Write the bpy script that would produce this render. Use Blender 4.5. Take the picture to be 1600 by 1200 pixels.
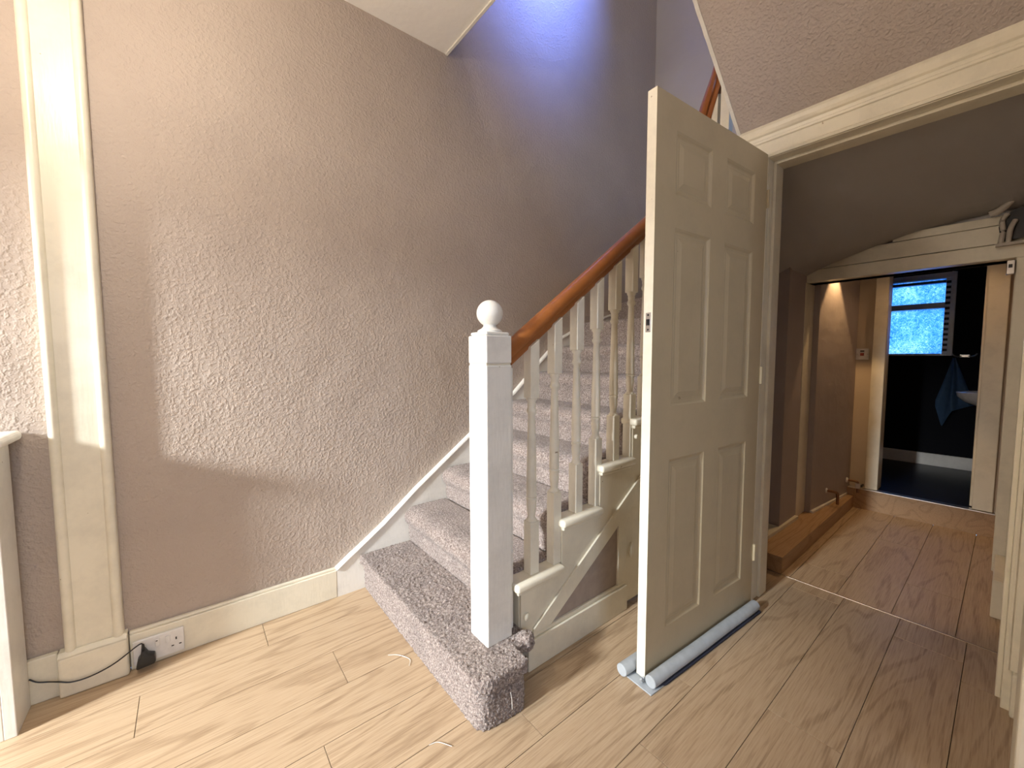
import bpy, bmesh, math, random
from mathutils import Vector, Matrix
random.seed(7)
S = bpy.context.scene
COL = S.collection
for o in list(bpy.data.objects):
    bpy.data.objects.remove(o)

# ------------------------------------------------------------------ camera
YAW, PIT, ROL, FPX = 0.893189, 0.0665363, -0.0014892, 629.1
fw = Vector((math.cos(YAW)*math.cos(PIT), math.sin(YAW)*math.cos(PIT), -math.sin(PIT)))
rt = Vector((math.sin(YAW), -math.cos(YAW), 0)); up = rt.cross(fw)
r2 = math.cos(ROL)*rt + math.sin(ROL)*up
u2 = -math.sin(ROL)*rt + math.cos(ROL)*up
cam = bpy.data.cameras.new('camera'); co = bpy.data.objects.new('camera', cam); COL.objects.link(co)
cam.sensor_width = 36; cam.lens = 36*FPX/1600; cam.clip_start = 0.02
M = Matrix((r2, u2, -fw)).transposed().to_4x4(); M.translation = Vector((0, 0, 1.13))
co.matrix_world = M
S.camera = co

# ------------------------------------------------------------------ world, lights, exposure
w = bpy.data.worlds.new('sky'); S.world = w; w.use_nodes = True
bg = w.node_tree.nodes['Background']
bg.inputs[0].default_value = (0.30, 0.55, 1.0, 1); bg.inputs[1].default_value = 3.4
S.view_settings.view_transform = 'Standard'; S.view_settings.look = 'None'
S.view_settings.gamma = 1; S.view_settings.use_curve_mapping = False
S.view_settings.exposure = 0.2

def area(name, loc, target, sx, sy, power, col, spread=math.pi):
    l = bpy.data.lights.new(name, 'AREA'); l.shape = 'RECTANGLE'; l.size = sx; l.size_y = sy
    l.energy = power; l.color = col; l.spread = spread
    o = bpy.data.objects.new(name, l); COL.objects.link(o)
    o.location = loc
    o.rotation_euler = (Vector(target)-Vector(loc)).to_track_quat('-Z', 'Y').to_euler()
    return o
# assumed daylight, taken to enter by the unseen front door's fanlight, down the hall
area('assumed_daylight_front', (-4.43, .95, 2.50), (0.3, 1.35, 0.6), 0.36, 0.46, 540, (0.92, 0.965, 1.0))
# soft fill added from the side room; its window is made up
area('fill_side_room', (-0.2, -1.95, 1.5), (0.3, 1.0, 1.2), 1.2, 1.1, 14, (1.0, 0.92, 0.80))
# assumed blue light over the stairwell, added below a solid ceiling with no window
area('fill_stairwell_blue', (1.75, 0.70, 5.05), (1.76, 1.965, 3.80), 0.5, 0.4, 20, (0.14, 0.25, 1.0), math.radians(36))

# ------------------------------------------------------------------ materials
def newmat(name):
    m = bpy.data.materials.new(name); m.use_nodes = True
    nt = m.node_tree; return m, nt, nt.nodes['Principled BSDF']
def N(nt, t, **kw):
    n = nt.nodes.new(t)
    for k, v in kw.items():
        if isinstance(k, str) and hasattr(n, k): setattr(n, k, v)
    return n
def coords(nt, scale=(1, 1, 1), which='Object'):
    tc = N(nt, 'ShaderNodeTexCoord'); mp = N(nt, 'ShaderNodeMapping')
    mp.inputs['Scale'].default_value = scale
    nt.links.new(tc.outputs[which], mp.inputs['Vector']); return mp.outputs[0]
def noise(nt, vec, scale, detail=2, rough=.5, dist=0):
    n = N(nt, 'ShaderNodeTexNoise'); n.inputs['Scale'].default_value = scale
    n.inputs['Detail'].default_value = detail; n.inputs['Roughness'].default_value = rough
    n.inputs['Distortion'].default_value = dist
    nt.links.new(vec, n.inputs['Vector']); return n.outputs['Fac']
def ramp(nt, fac, stops):
    r = N(nt, 'ShaderNodeValToRGB'); e = r.color_ramp.elements
    while len(e) < len(stops): e.new(.5)
    for i, (p, c) in enumerate(stops):
        e[i].position = p; e[i].color = c if len(c) == 4 else (*c, 1)
    nt.links.new(fac, r.inputs[0]); return r.outputs[0]
def bump(nt, h, strength, dist, prev=None):
    b = N(nt, 'ShaderNodeBump'); b.inputs['Strength'].default_value = strength
    b.inputs['Distance'].default_value = dist; nt.links.new(h, b.inputs['Height'])
    if prev: nt.links.new(prev, b.inputs['Normal'])
    return b.outputs[0]
def gray(v): return (v, v, v)

def plaster(name, c1, c2, rough=.62, amp=.9, spec=.35, big=1.0):
    m, nt, p = newmat(name); v = coords(nt)
    n1 = noise(nt, v, 100, 1.0, .5, 0)
    h1 = ramp(nt, n1, [(.40, gray(0)), (.85, gray(1))])
    n2 = noise(nt, v, 6*big, 3)
    b = bump(nt, h1, amp, .0026); b = bump(nt, n2, .35, .02, b)
    nt.links.new(b, p.inputs['Normal'])
    n3 = noise(nt, v, 1.6, 4, .6)
    nt.links.new(ramp(nt, n3, [(.35, c1), (.65, c2)]), p.inputs['Base Color'])
    p.inputs['Roughness'].default_value = rough; p.inputs['Specular IOR Level'].default_value = spec
    return m
def paint(name, col, rough=.35, amp=.12, dirt=.06, scale=(14, 14, 2)):
    m, nt, p = newmat(name); v = coords(nt, scale); v2 = coords(nt)
    b = bump(nt, noise(nt, v, 9, 3), amp, .004)
    nt.links.new(b, p.inputs['Normal'])
    d = tuple(c*(1-dirt*2.2) for c in col)
    base = ramp(nt, noise(nt, v2, 7, 5, .7), [(.3, d), (.55, col)])
    chip = ramp(nt, noise(nt, v2, 26, 3, .75), [(.735, gray(0)), (.75, gray(1))])
    mx = N(nt, 'ShaderNodeMixRGB'); nt.links.new(chip, mx.inputs[0]); nt.links.new(base, mx.inputs[1])
    mx.inputs[2].default_value = (col[0]*.45, col[1]*.38, col[2]*.3, 1)
    nt.links.new(mx.outputs[0], p.inputs['Base Color'])
    p.inputs['Roughness'].default_value = rough
    return m
def plain(name, col, rough=.5, metal=0, spec=.5):
    m, nt, p = newmat(name); v = coords(nt)
    d = tuple(c*.85 for c in col)
    nt.links.new(ramp(nt, noise(nt, v, 30, 3), [(.3, d), (.7, col)]), p.inputs['Base Color'])
    p.inputs['Roughness'].default_value = rough; p.inputs['Metallic'].default_value = metal
    p.inputs['Specular IOR Level'].default_value = spec
    return m
def oak(name, dark, mid, light, rough=.42, per_object=True):
    m, nt, p = newmat(name)
    tc = N(nt, 'ShaderNodeTexCoord'); vec = tc.outputs['Object']
    if per_object:
        oi = N(nt, 'ShaderNodeObjectInfo'); mul = N(nt, 'ShaderNodeVectorMath', operation='SCALE')
        cmb = N(nt, 'ShaderNodeCombineXYZ')
        for i in range(3): nt.links.new(oi.outputs['Random'], cmb.inputs[i])
        nt.links.new(cmb.outputs[0], mul.inputs[0]); mul.inputs['Scale'].default_value = 37
        add = N(nt, 'ShaderNodeVectorMath', operation='ADD')
        nt.links.new(vec, add.inputs[0]); nt.links.new(mul.outputs[0], add.inputs[1]); vec = add.outputs[0]
    mp = N(nt, 'ShaderNodeMapping'); mp.inputs['Scale'].default_value = (1.0, 7.5, 7.5)
    nt.links.new(vec, mp.inputs['Vector']); v = mp.outputs[0]
    # growth rings: bands of a stretched noise field
    n0 = noise(nt, v, .8, 1.0, .4, .2)
    mu = N(nt, 'ShaderNodeMath', operation='MULTIPLY'); mu.inputs[1].default_value = 60
    nt.links.new(n0, mu.inputs[0])
    sn = N(nt, 'ShaderNodeMath', operation='SINE'); nt.links.new(mu.outputs[0], sn.inputs[0])
    rings = ramp(nt, sn.outputs[0], [(.55, gray(.60)), (.92, gray(.10))])
    mp2 = N(nt, 'ShaderNodeMapping'); mp2.inputs['Scale'].default_value = (9, 230, 230)
    nt.links.new(vec, mp2.inputs['Vector']); fine = noise(nt, mp2.outputs[0], 1.0, 3, .6)
    mix = N(nt, 'ShaderNodeMixRGB'); mix.inputs[0].default_value = .75
    nt.links.new(rings, mix.inputs[1]); nt.links.new(fine, mix.inputs[2])
    c = ramp(nt, mix.outputs[0], [(.28, dark), (.5, mid), (.72, light)])
    nt.links.new(c, p.inputs['Base Color'])
    nt.links.new(bump(nt, fine, .12, .002), p.inputs['Normal'])
    p.inputs['Roughness'].default_value = rough
    return m
def carpet_mat(name):
    m, nt, p = newmat(name); v = coords(nt)
    n1 = noise(nt, v, 150, 3, .7); n2 = noise(nt, v, 9, 3)
    c = ramp(nt, n1, [(.34, (.15, .108, .094)), (.5, (.34, .270, .238)), (.66, (.64, .555, .50))])
    mx = N(nt, 'ShaderNodeMixRGB', blend_type='MULTIPLY'); mx.inputs[0].default_value = 1
    nt.links.new(c, mx.inputs[1]); nt.links.new(ramp(nt, n2, [(.3, gray(.82)), (.7, gray(1.0))]), mx.inputs[2])
    nt.links.new(mx.outputs[0], p.inputs['Base Color'])
    nt.links.new(bump(nt, noise(nt, v, 320, 2, .7), .9, .006), p.inputs['Normal'])
    p.inputs['Roughness'].default_value = 1; p.inputs['Specular IOR Level'].default_value = .05
    p.inputs['Sheen Weight'].default_value = .25
    return m

WALL = plaster('mauve_anaglypta', (.42, .35, .297), (.47, .394, .332), .72, .78, .25)
SMOOTH = plaster('smooth_mauve_paint', (.40, .34, .32), (.44, .38, .355), .7, .08)
GREYWALL = plaster('smooth_grey_paint', (.50, .48, .47), (.54, .52, .51), .7, .05)
SOFF = plaster('soffit_plaster', (.84, .80, .76), (.86, .82, .78), .55, .04)
CEIL = plaster('ceiling_white', (.89, .88, .85), (.91, .90, .87), .7, .05)
BAL = paint('baluster_cream', (.83, .79, .67), .3)
CREAM = paint('cream_gloss', (.80, .745, .60), .32)
WHITE = paint('white_satin', (.84, .82, .76), .34)
DOORM = paint('door_shaded_cream', (.52, .43, .275), .45, .1, .04)  # tan of the door faces has their warm shade put into the colour
OAK = oak('oak_laminate', (.31, .21, .125), (.475, .345, .218), (.55, .415, .275))
OAK2 = oak('oak_board', (.33, .20, .10), (.46, .29, .155), (.52, .34, .20), .5, False)
RAIL = plain('mahogany_varnish', (.34, .115, .028), .28)
CARPET = carpet_mat('carpet_loop')
DARKGAP = plain('dark_subfloor', (.05, .035, .025), .9)
PLASTIC = plain('white_plastic', (.80, .78, .75), .3)
BLACK = plain('black_plastic', (.012, .012, .013), .4)
STEEL = plain('brushed_steel', (.62, .60, .57), .28, 1)
ALU = plain('aluminium_strip', (.72, .68, .62), .3, 1)
FOAM = plain('grey_fabric', (.47, .51, .54), .9)
NAVYFAB = plain('navy_fabric', (.03, .035, .06), .9)
NAVY = plain('navy_paint', (.004, .0045, .008), .7, 0, .15)
DARKFLOOR = plain('dark_lino', (.008, .009, .013), .4, 0, .3)
TOWEL = plain('blue_towelling', (.10, .20, .36), .95)
CERAM = plain('white_ceramic', (.85, .85, .84), .12)
REDM = plain('red_rocker', (.35, .05, .03), .4)
DEBRIS = plain('painted_pipe', (.50, .45, .38), .5)
BROWN = plain('copper_pipe', (.28, .16, .10), .35, 1)

def obscure_glass():
    m = bpy.data.materials.new('obscure_glass'); m.use_nodes = True; nt = m.node_tree
    nt.nodes.clear(); out = N(nt, 'ShaderNodeOutputMaterial')
    tr = N(nt, 'ShaderNodeBsdfTranslucent'); gl = N(nt, 'ShaderNodeBsdfGlossy'); mx = N(nt, 'ShaderNodeMixShader')
    v = coords(nt); n1 = noise(nt, v, 75, 3, .7, 1.5); n2 = noise(nt, v, 4, 2)
    ad = N(nt, 'ShaderNodeMixRGB'); ad.inputs[0].default_value = .22
    nt.links.new(n1, ad.inputs[1]); nt.links.new(n2, ad.inputs[2])
    c = ramp(nt, ad.outputs[0], [(.38, (.10, .30, .55)), (.5, (.32, .62, .92)), (.61, (1, 1, 1))])
    nt.links.new(c, tr.inputs['Color']); gl.inputs['Roughness'].default_value = .2
    b = bump(nt, n1, .6, .01); nt.links.new(b, tr.inputs['Normal']); nt.links.new(b, gl.inputs['Normal'])
    mx.inputs[0].default_value = .06
    nt.links.new(tr.outputs[0], mx.inputs[1]); nt.links.new(gl.outputs[0], mx.inputs[2])
    nt.links.new(mx.outputs[0], out.inputs[0]); return m
GLASS = obscure_glass()
def bulb_mat():
    m, nt, p = newmat('lit_bulb'); p.inputs['Emission Color'].default_value = (1, .75, .45, 1)
    p.inputs['Emission Strength'].default_value = 12; return m
BULB = bulb_mat()

# ------------------------------------------------------------------ mesh helpers
def box(bm, x0, x1, y0, y1, z0, z1):
    vs = [bm.verts.new((x, y, z)) for x in (x0, x1) for y in (y0, y1) for z in (z0, z1)]
    fs = []
    for f in ((0, 1, 3, 2), (4, 6, 7, 5), (0, 4, 5, 1), (2, 3, 7, 6), (0, 2, 6, 4), (1, 5, 7, 3)):
        fs.append(bm.faces.new([vs[i] for i in f]))
    return vs
def prism(bm, pts, a0, a1, axis):
    """pts: 2-D polygon; extruded from a0 to a1 along axis ('x': pts=(y,z); 'y': pts=(x,z); 'z': pts=(x,y))"""
    def P(p, a):
        return {'x': (a, p[0], p[1]), 'y': (p[0], a, p[1]), 'z': (p[0], p[1], a)}[axis]
    A = [bm.verts.new(P(p, a0)) for p in pts]; B = [bm.verts.new(P(p, a1)) for p in pts]
    bm.faces.new(A); bm.faces.new(B[::-1]); n = len(pts)
    for i in range(n): bm.faces.new((A[i], B[i], B[(i+1) % n], A[(i+1) % n]))
def lathe(bm, prof, c=(0, 0, 0), seg=24):
    rings = []
    for r, z in prof:
        if r < 1e-6: rings.append([bm.verts.new((c[0], c[1], c[2]+z))])
        else: rings.append([bm.verts.new((c[0]+r*math.cos(2*math.pi*i/seg), c[1]+r*math.sin(2*math.pi*i/seg), c[2]+z)) for i in range(seg)])
    for a, b in zip(rings, rings[1:]):
        for i in range(seg):
            j = (i+1) % seg
            if len(a) == 1 and len(b) == 1: continue
            if len(a) == 1: bm.faces.new((a[0], b[j], b[i]))
            elif len(b) == 1: bm.faces.new((a[i], a[j], b[0]))
            else: bm.faces.new((a[i], a[j], b[j], b[i]))
    for r, flip in ((rings[0], True), (rings[-1], False)):
        if len(r) > 1: bm.faces.new(r[::-1] if flip else r)
def sweep(bm, path, prof, upv=(0, 0, 1), cap=True):
    path = [Vector(p) for p in path]; rings = []
    for i, p in enumerate(path):
        t = (path[min(i+1, len(path)-1)] - path[max(i-1, 0)]).normalized()
        s = t.cross(Vector(upv))
        if s.length < 1e-4: s = t.cross(Vector((0, 1, 0.01)))
        s.normalize(); u = s.cross(t)
        rings.append([bm.verts.new(p + s*a + u*b) for a, b in prof])
    n = len(prof)
    for A, B in zip(rings, rings[1:]):
        for i in range(n): bm.faces.new((A[i], A[(i+1) % n], B[(i+1) % n], B[i]))
    if cap: bm.faces.new(rings[0][::-1]); bm.faces.new(rings[-1])
def circ(r, n=10): return [(r*math.cos(2*math.pi*i/n), r*math.sin(2*math.pi*i/n)) for i in range(n)]
def spline(pts, k=8):
    P = [Vector(p) for p in pts]; P = [P[0]*2-P[1]] + P + [P[-1]*2-P[-2]]; out = []
    for i in range(1, len(P)-2):
        for j in range(k):
            t = j/k; a, b, c, d = P[i-1:i+3]
            out.append(.5*((2*b)+(c-a)*t+(2*a-5*b+4*c-d)*t*t+(3*b-a-3*c+d)*t**3))
    out.append(P[-2]); return out
def bev(bm, w=.003, seg=2, ang=.6):
    bmesh.ops.remove_doubles(bm, verts=bm.verts, dist=1e-6)
    bmesh.ops.recalc_face_normals(bm, faces=bm.faces)
    es = [e for e in bm.edges if len(e.link_faces) == 2 and e.calc_face_angle(0) > ang]
    bmesh.ops.bevel(bm, geom=es, offset=w, segments=seg, affect='EDGES', profile=.5, clamp_overlap=True)
def obj(name, bm, mat, parent=None, smooth=False, **kw):
    bmesh.ops.recalc_face_normals(bm, faces=bm.faces)
    me = bpy.data.meshes.new(name); bm.to_mesh(me); bm.free()
    if mat: me.materials.append(mat)
    if smooth:
        for p in me.polygons: p.use_smooth = True
        try: me.set_sharp_from_angle(angle=.7)
        except Exception: pass
    o = bpy.data.objects.new(name, me); COL.objects.link(o)
    if parent: o.parent = parent
    for k, v in kw.items(): o[k] = v
    return o
def empty(name, loc=(0, 0, 0), **kw):
    o = bpy.data.objects.new(name, None); COL.objects.link(o); o.location = loc; o.empty_display_size = .1
    for k, v in kw.items(): o[k] = v
    return o
def at(o, loc):
    """give a mesh that was written in room coordinates its origin at loc"""
    v = Vector(loc); o.data.transform(Matrix.Translation(-v)); o.location = v; return o
def boxo(name, b, mat, parent=None, bw=0, smooth=False, **kw):
    bm = bmesh.new(); box(bm, *b)
    if bw: bev(bm, bw)
    return obj(name, bm, mat, parent, smooth, **kw)
def struct(name, b, mat, label, bw=0, parent=None):
    return boxo(name, b, mat, parent, bw, kind='structure', label=label)
def flat_local(root, o):   # child authored in room coordinates under an empty at root.location
    o.parent = root; o.matrix_parent_inverse = Matrix.Translation(-root.location); return o

# ------------------------------------------------------------------ room shell
WL = 1.965      # face of the left wall
CZ = 2.73       # hall ceiling
XD = 2.0        # face of the wall that holds the open door
XE = 3.10       # end wall of the stairwell
wall_left = struct('wall_left', (-4.6, XE+.12, WL, WL+.12, 0, 5.2), WALL, 'tall mauve textured wallpaper wall beside the stairs')

# front wall with the assumed front door opening (behind the photographer)
def multi(name, boxes, mat, label=None, kind='structure', bw=0, parent=None):
    bm = bmesh.new()
    for b in boxes: box(bm, *b)
    if bw: bev(bm, bw)
    kw = {}
    if parent is None: kw = dict(kind=kind, label=label)
    return obj(name, bm, mat, parent, **kw)
multi('wall_front', [(-4.6, -4.48, -.12, .5, 0, CZ), (-4.6, -4.48, 1.4, WL, 0, CZ), (-4.6, -4.48, .5, 1.4, 2.73, CZ+.05)], WALL,
      'mauve wall around the front door')
d0 = multi('door_2', [(-4.56, -4.515, .5, 1.4, 0, 2.05), (-4.58, -4.5, .5, 1.4, 2.05, 2.20), (-4.58, -4.5, .5, .60, 2.20, CZ), (-4.58, -4.5, 1.30, 1.4, 2.20, CZ)], WHITE, 'white front door below an assumed fanlight')  # unseen front door, its fanlight assumed as the way in for daylight
multi('wall_light_blocker', [(-2.7, -2.6, -.12, .84, 0, CZ), (-2.7, -2.6, .84, WL, 2.08, CZ), (-2.7, -2.6, 1.94, WL, 0, 2.08)], WALL, 'added partition that blocks part of the front daylight')  # unseen partition, added to trim the daylight beam above and to the right
# right-hand wall with the doorway where the photographer stands
multi('wall_right', [(-4.6, -.75, -.24, -.12, 0, CZ), (1.45, XD, -.24, -.12, 0, CZ), (-.75, 1.45, -.24, -.12, 2.08, CZ)], WALL,
      'mauve wall along the right of the hall')
multi('wall_side_room', [(-1.5, -1.4, -2.1, -.24, 0, CZ), (1.9, 2.0, -2.1, -.24, 0, CZ),
                         (-1.5, -.8, -2.1, -2.0, 0, CZ), (.4, 2.0, -2.1, -2.0, 0, CZ), (-.8, .4, -2.1, -2.0, 0, .9), (-.8, .4, -2.1, -2.0, 2.1, CZ)],
      SMOOTH, 'plain walls of the room beside the hall')
# ceiling: slab of the floor above, cut away over the stairs
multi('ceiling', [(-4.6, 1.137, -2.1, WL, CZ, CZ+.25), (1.137, 1.23, -2.1, .82, CZ, CZ+.25), (1.23, 2.0, -2.1, -.12, CZ, CZ+.25)], CEIL,
      'plain white hall ceiling ending in a sharp corner at the stairwell')
struct('trim_1', (1.13, 1.145, .82, WL, CZ-.006, CZ+.26), WHITE, 'thin white edge along the ceiling opening', .002)

# wall with the open doorway
DY0, DY1, DH = -.03, .705, 1.985
multi('wall_door', [(XD, XD+.11, DY1+.02, .94, 0, 2.10), (XD, XD+.11, .94, 1.036, 0, 1.15), (XD, XD+.11, -.24, DY0-.02, 0, 2.10), (XD, XD+.11, DY0-.02, DY1+.02, DH+.02, 2.10)], WALL,
      'wall that holds the open inner doorway')
# lining of the doorway
li = multi('trim_2', [(XD-.005, XD+.13, DY1, DY1+.02, 0, DH+.02), (XD-.005, XD+.13, DY0-.02, DY0, 0, DH+.02), (XD-.005, XD+.13, DY0, DY1, DH, DH+.02),
                      (XD+.05, XD+.13, DY0, DY0+.012, 0, DH), (XD+.05, XD+.13, DY1-.012, DY1, 0, DH), (XD+.05, XD+.13, DY0+.012, DY1-.012, DH-.012, DH)],
           CREAM, 'cream painted door lining with stop bead', bw=.002)
# architrave mouldings (profile: distance from the opening, thickness)
AP = [(0, 0), (0, .014), (.008, .018), (.014, .014), (.020, .016), (.062, .019), (.066, .024), (.074, .026), (.078, .021), (.090, .023), (.096, .029), (.108, .034), (.122, .036), (.135, .034), (.142, .026), (.142, 0)]
def arch_leg(name, y0, sgn, z1, parent, z0=0.0):
    bm = bmesh.new(); prism(bm, [(XD-t, y0+sgn*d) for d, t in AP], z0, z1, 'z'); return obj(name, bm, CREAM, parent)
bm = bmesh.new(); prism(bm, [(XD-t, DH+.002+d) for d, t in AP], -.12, .823, 'y')
tr3 = obj('trim_3', bm, CREAM, None, kind='structure', label='cream moulded architrave above the open door')
bm = bmesh.new(); prism(bm, [(XD-t*.8, DY1+d*.8) for d, t in AP], 0, DH, 'z'); obj('trim_4', bm, CREAM, None, kind='structure', label='cream architrave leg behind the door hinges')
bm = bmesh.new(); prism(bm, [(XD-t*1.0, DY0-.006-d*.55) for d, t in AP], .14, DH, 'z')
tr5 = obj('trim_5', bm, CREAM, None, kind='structure', label='cream moulded architrave leg on the right of the doorway')
boxo('plinth_block', (XD-.042, XD, DY0-.09, DY0-.018, 0, .14), CREAM, tr5, .006)
# architrave board of the photographer's doorway
tr6 = struct('trim_6', (1.40, 1.60, -.125, -.047, 0, 2.15), CREAM, 'cream door casing at the right edge of the hall', .006)

# passage beyond the door
PLY = .93
multi('wall_passage_left', [(XD+.11, 2.74, PLY, 1.035, 0, 2.06), (2.74, XE, .835, 1.035, 0, 2.06)], SMOOTH, 'dark mauve boxed-in wall under the stairs')
multi('wall_passage_right', [(XD+.11, 4.0, -.24, -.028, 0, 2.1)], SMOOTH, 'narrow mauve wall on the right of the passage')
# soffit under the winder steps
ye = [(1.04, 1.60), (.93, 1.606), (.84, 1.632), (.74, 1.680), (.625, 1.717), (.53, 1.748), (.436, 1.775), (.30, 1.806), (.2, 1.818), (.05, 1.826), (-.03, 1.828)]
bm = bmesh.new(); K = 22; rows = []
for k in range(K+1):
    t = k/K; x = XD+.11+(XE-.02-XD-.11)*t; row = []
    for y, z in ye:
        kk = .62+.38*min(1, max(0, (.95-y)/.75)); a = min(1, t/kk); a = a*.75+.25*a*a*(3-2*a)
        row.append(bm.verts.new((x, y, 2.035*(1-a)+z*a)))
    rows.append(row)
for A, B in zip(rows, rows[1:]):
    for i in range(len(A)-1): bm.faces.new((A[i], A[i+1], B[i+1], B[i]))
bmesh.ops.solidify(bm, geom=bm.faces[:], thickness=.02)
so = obj('ceiling_passage', bm, SOFF, None, True, kind='structure', label='smooth plaster soffit sloping down under the winder stairs')
# sloping soffit of the upper flight
SL = .826
def soz(x): return 2.118 + (1.968-x)*SL
prismpts = [(2.0, 2.10), (2.0, 2.20), (1.20, 2.20+.8*SL+.02), (1.20, soz(1.20))]
bm = bmesh.new(); prism(bm, [(2.0, soz(2.0)), (2.0, soz(2.0)+.12), (1.20, soz(1.20)+.12), (1.20, soz(1.20))], -.24, .815, 'y')
obj('ceiling_stair_soffit', bm, plaster('soffit_anaglypta', (.46, .40, .365), (.52, .455, .415), .5, .9), None, kind='structure', label='mauve textured sloping soffit of the upper flight')
bm = bmesh.new(); n_ = 46; pts = []
rr = random.Random(3)
for i in range(n_+1):
    x = 2.0-.80*i/n_; pts.append((x, soz(x)-.004+rr.uniform(-.0022, .0022)))
prism(bm, pts + [(x, z+.13) for x, z in pts[::-1]], .812, .826, 'y')
obj('trim_7', bm, WHITE, None, kind='structure', label='thin white plastered edge of the sloping soffit')
# stairwell end wall with the low framed opening
FZ = 1.592
multi('wall_end', [(XE, XE+.10, -.24, WL, FZ+.0, 5.2), (XE, XE+.10, -.6, -.24, 2.1, 5.2), (XE, XE+.10, .875, WL, 0, FZ)], GREYWALL, 'smooth grey end wall of the stairwell')
multi('wall_upper', [(2.0, XE+.1, -.6, -.2, 2.1, 2.2), (-.6, -.5, -.5, WL, CZ+.25, 5.2), (-.6, XE+.1, -.6, -.5, CZ+.25, 5.2)], GREYWALL, 'grey walls of the landing upstairs')
struct('ceiling_upper', (-.6, XE+.1, -.6, WL+.1, 5.2, 5.3), CEIL, 'white landing ceiling')

# frame of the low opening, in front of the end wall
f1 = multi('trim_8', [(XE-.075, XE+.10, .832, .876, .088, FZ), (XE-.06, XE+.10, -.028, .016, .075, FZ)], CREAM, 'cream painted posts of the low opening under the stairs', bw=.004)
boxo('head_board', (XE-.06, XE+.10, -.028, .876, FZ, 1.664), CREAM, f1, .003)
boxo('upper_board', (XE-.052, XE, -.028, .80, 1.668, 1.755), CREAM, f1, .003)
boxo('picture_board', (XE-.045, XE, -.028, .45, 1.758, 1.80), CREAM, f1, .003)

# lobby: slightly skewed left wall, front wall of the wc
bm = bmesh.new(); prism(bm, [(XE+.10, .80), (3.9, .737), (3.9, .9), (XE+.10, .9)], 0, 1.86, 'z')
obj('wall_lobby_left', bm, SMOOTH, None, kind='structure', label='mauve lobby wall lit by a warm downlight')
LOB = plaster('lobby_beige', (.55, .45, .33), (.58, .48, .36), .6, .1)
multi('wall_lobby_back', [(3.9, 4.0, .63, .9, .0, 1.9), (3.9, 4.0, -.24, .04, .0, 1.9), (3.9, 4.0, .04, .63, 1.76, 1.9)], LOB, 'narrow beige wall beside the wc doorway')
struct('ceiling_lobby', (XE+.10, 4.0, -.24, .9, 1.80, 1.86), CEIL, 'low white lobby ceiling')
f2 = multi('trim_9', [(3.862, 4.0, .572, .642, .158, 1.76), (3.862, 4.0, .032, .118, .158, 1.76), (3.862, 4.0, .118, .572, 1.71, 1.76), (3.93, 4.0, .118, .132, .158, 1.71)], CREAM, 'cream frame of the wc doorway', bw=.004)

# ------------------------------------------------------------------ floors
fl = multi('floor', [(-4.6, 2.358, -2.1, WL, -.06, -.012)], DARKGAP, 'oak effect laminate floor of the hall')
PW = .191
plank_mesh = {}
def plank(x0, x1, y0, y1, par, z=0.0, mat=None):
    L, W = round(x1-x0, 4), round(y1-y0, 4)
    key = (L, W, mat.name)
    if key not in plank_mesh:
        bm = bmesh.new(); g = .0009; t = .0005; a, b = L/2-g, W/2-g
        lo = [bm.verts.new((sx*a, sy*b, -.012)) for sx, sy in ((-1, -1), (1, -1), (1, 1), (-1, 1))]
        mi = [bm.verts.new((sx*a, sy*b, -t)) for sx, sy in ((-1, -1), (1, -1), (1, 1), (-1, 1))]
        hi = [bm.verts.new((sx*(a-t), sy*(b-t), 0)) for sx, sy in ((-1, -1), (1, -1), (1, 1), (-1, 1))]
        bm.faces.new(hi)
        for A, B in ((lo, mi), (mi, hi)):
            for i in range(4): bm.faces.new((A[i], A[(i+1) % 4], B[(i+1) % 4], B[i]))
        bmesh.ops.recalc_face_normals(bm, faces=bm.faces)
        me = bpy.data.meshes.new('plank'); bm.to_mesh(me); bm.free(); me.materials.append(mat); plank_mesh[key] = me
    o = bpy.data.objects.new('plank', plank_mesh[key]); COL.objects.link(o); o.parent = par
    o.location = ((x0+x1)/2, (y0+y1)/2, z); return o
seam0 = .0576
joint = {8: -.172, 7: .388, 5: .262, 4: .78, 6: -.42, 3: 1.30, 2: -.30, 1: .12, 0: .9, 9: .2}
PL = 1.285
for r in range(-11, 10):
    y0 = seam0 + r*PW; y1 = min(y0+PW, WL)
    y0 = max(y0, -2.0)
    if y1-y0 < .02: continue
    j = joint.get(r, random.uniform(-.6, .6))
    xs = [j+k*PL for k in range(-5, 4)]
    xs = [-4.5] + [x for x in xs if -4.4 < x < 2.3] + [2.356]
    if y0 < -.3: xs = [-1.4] + [x for x in xs if x > -1.3]
    for a, b in zip(xs, xs[1:]): plank(a, b, y0, y1, fl, 0, OAK)
fl2 = multi('floor_passage', [(2.358, 3.88, -.24, 1.0, -.06, -.012)], DARKGAP, 'oak effect laminate floor of the passage')
for r in range(-1, 5):
    y0 = .09+(r-1)*PW+PW; y1 = y0+PW
    y0 = max(y0, -.2); 
    if y1 > .93: continue
    j = {0: 2.75, 1: 3.3, 2: 2.6, 3: 3.05}.get(r)
    xs = [2.36] + ([j] if j else []) + [3.876]
    for a, b in zip(xs, xs[1:]): plank(a, b, y0, y1, fl2, 0, OAK)
boxo('threshold_strip', (2.354, 2.362, -.03, .80, -.002, .003), plain('bronze_strip', (.42, .34, .26), .45, 1), fl, .0015, label='thin metal joint strip')
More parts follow.
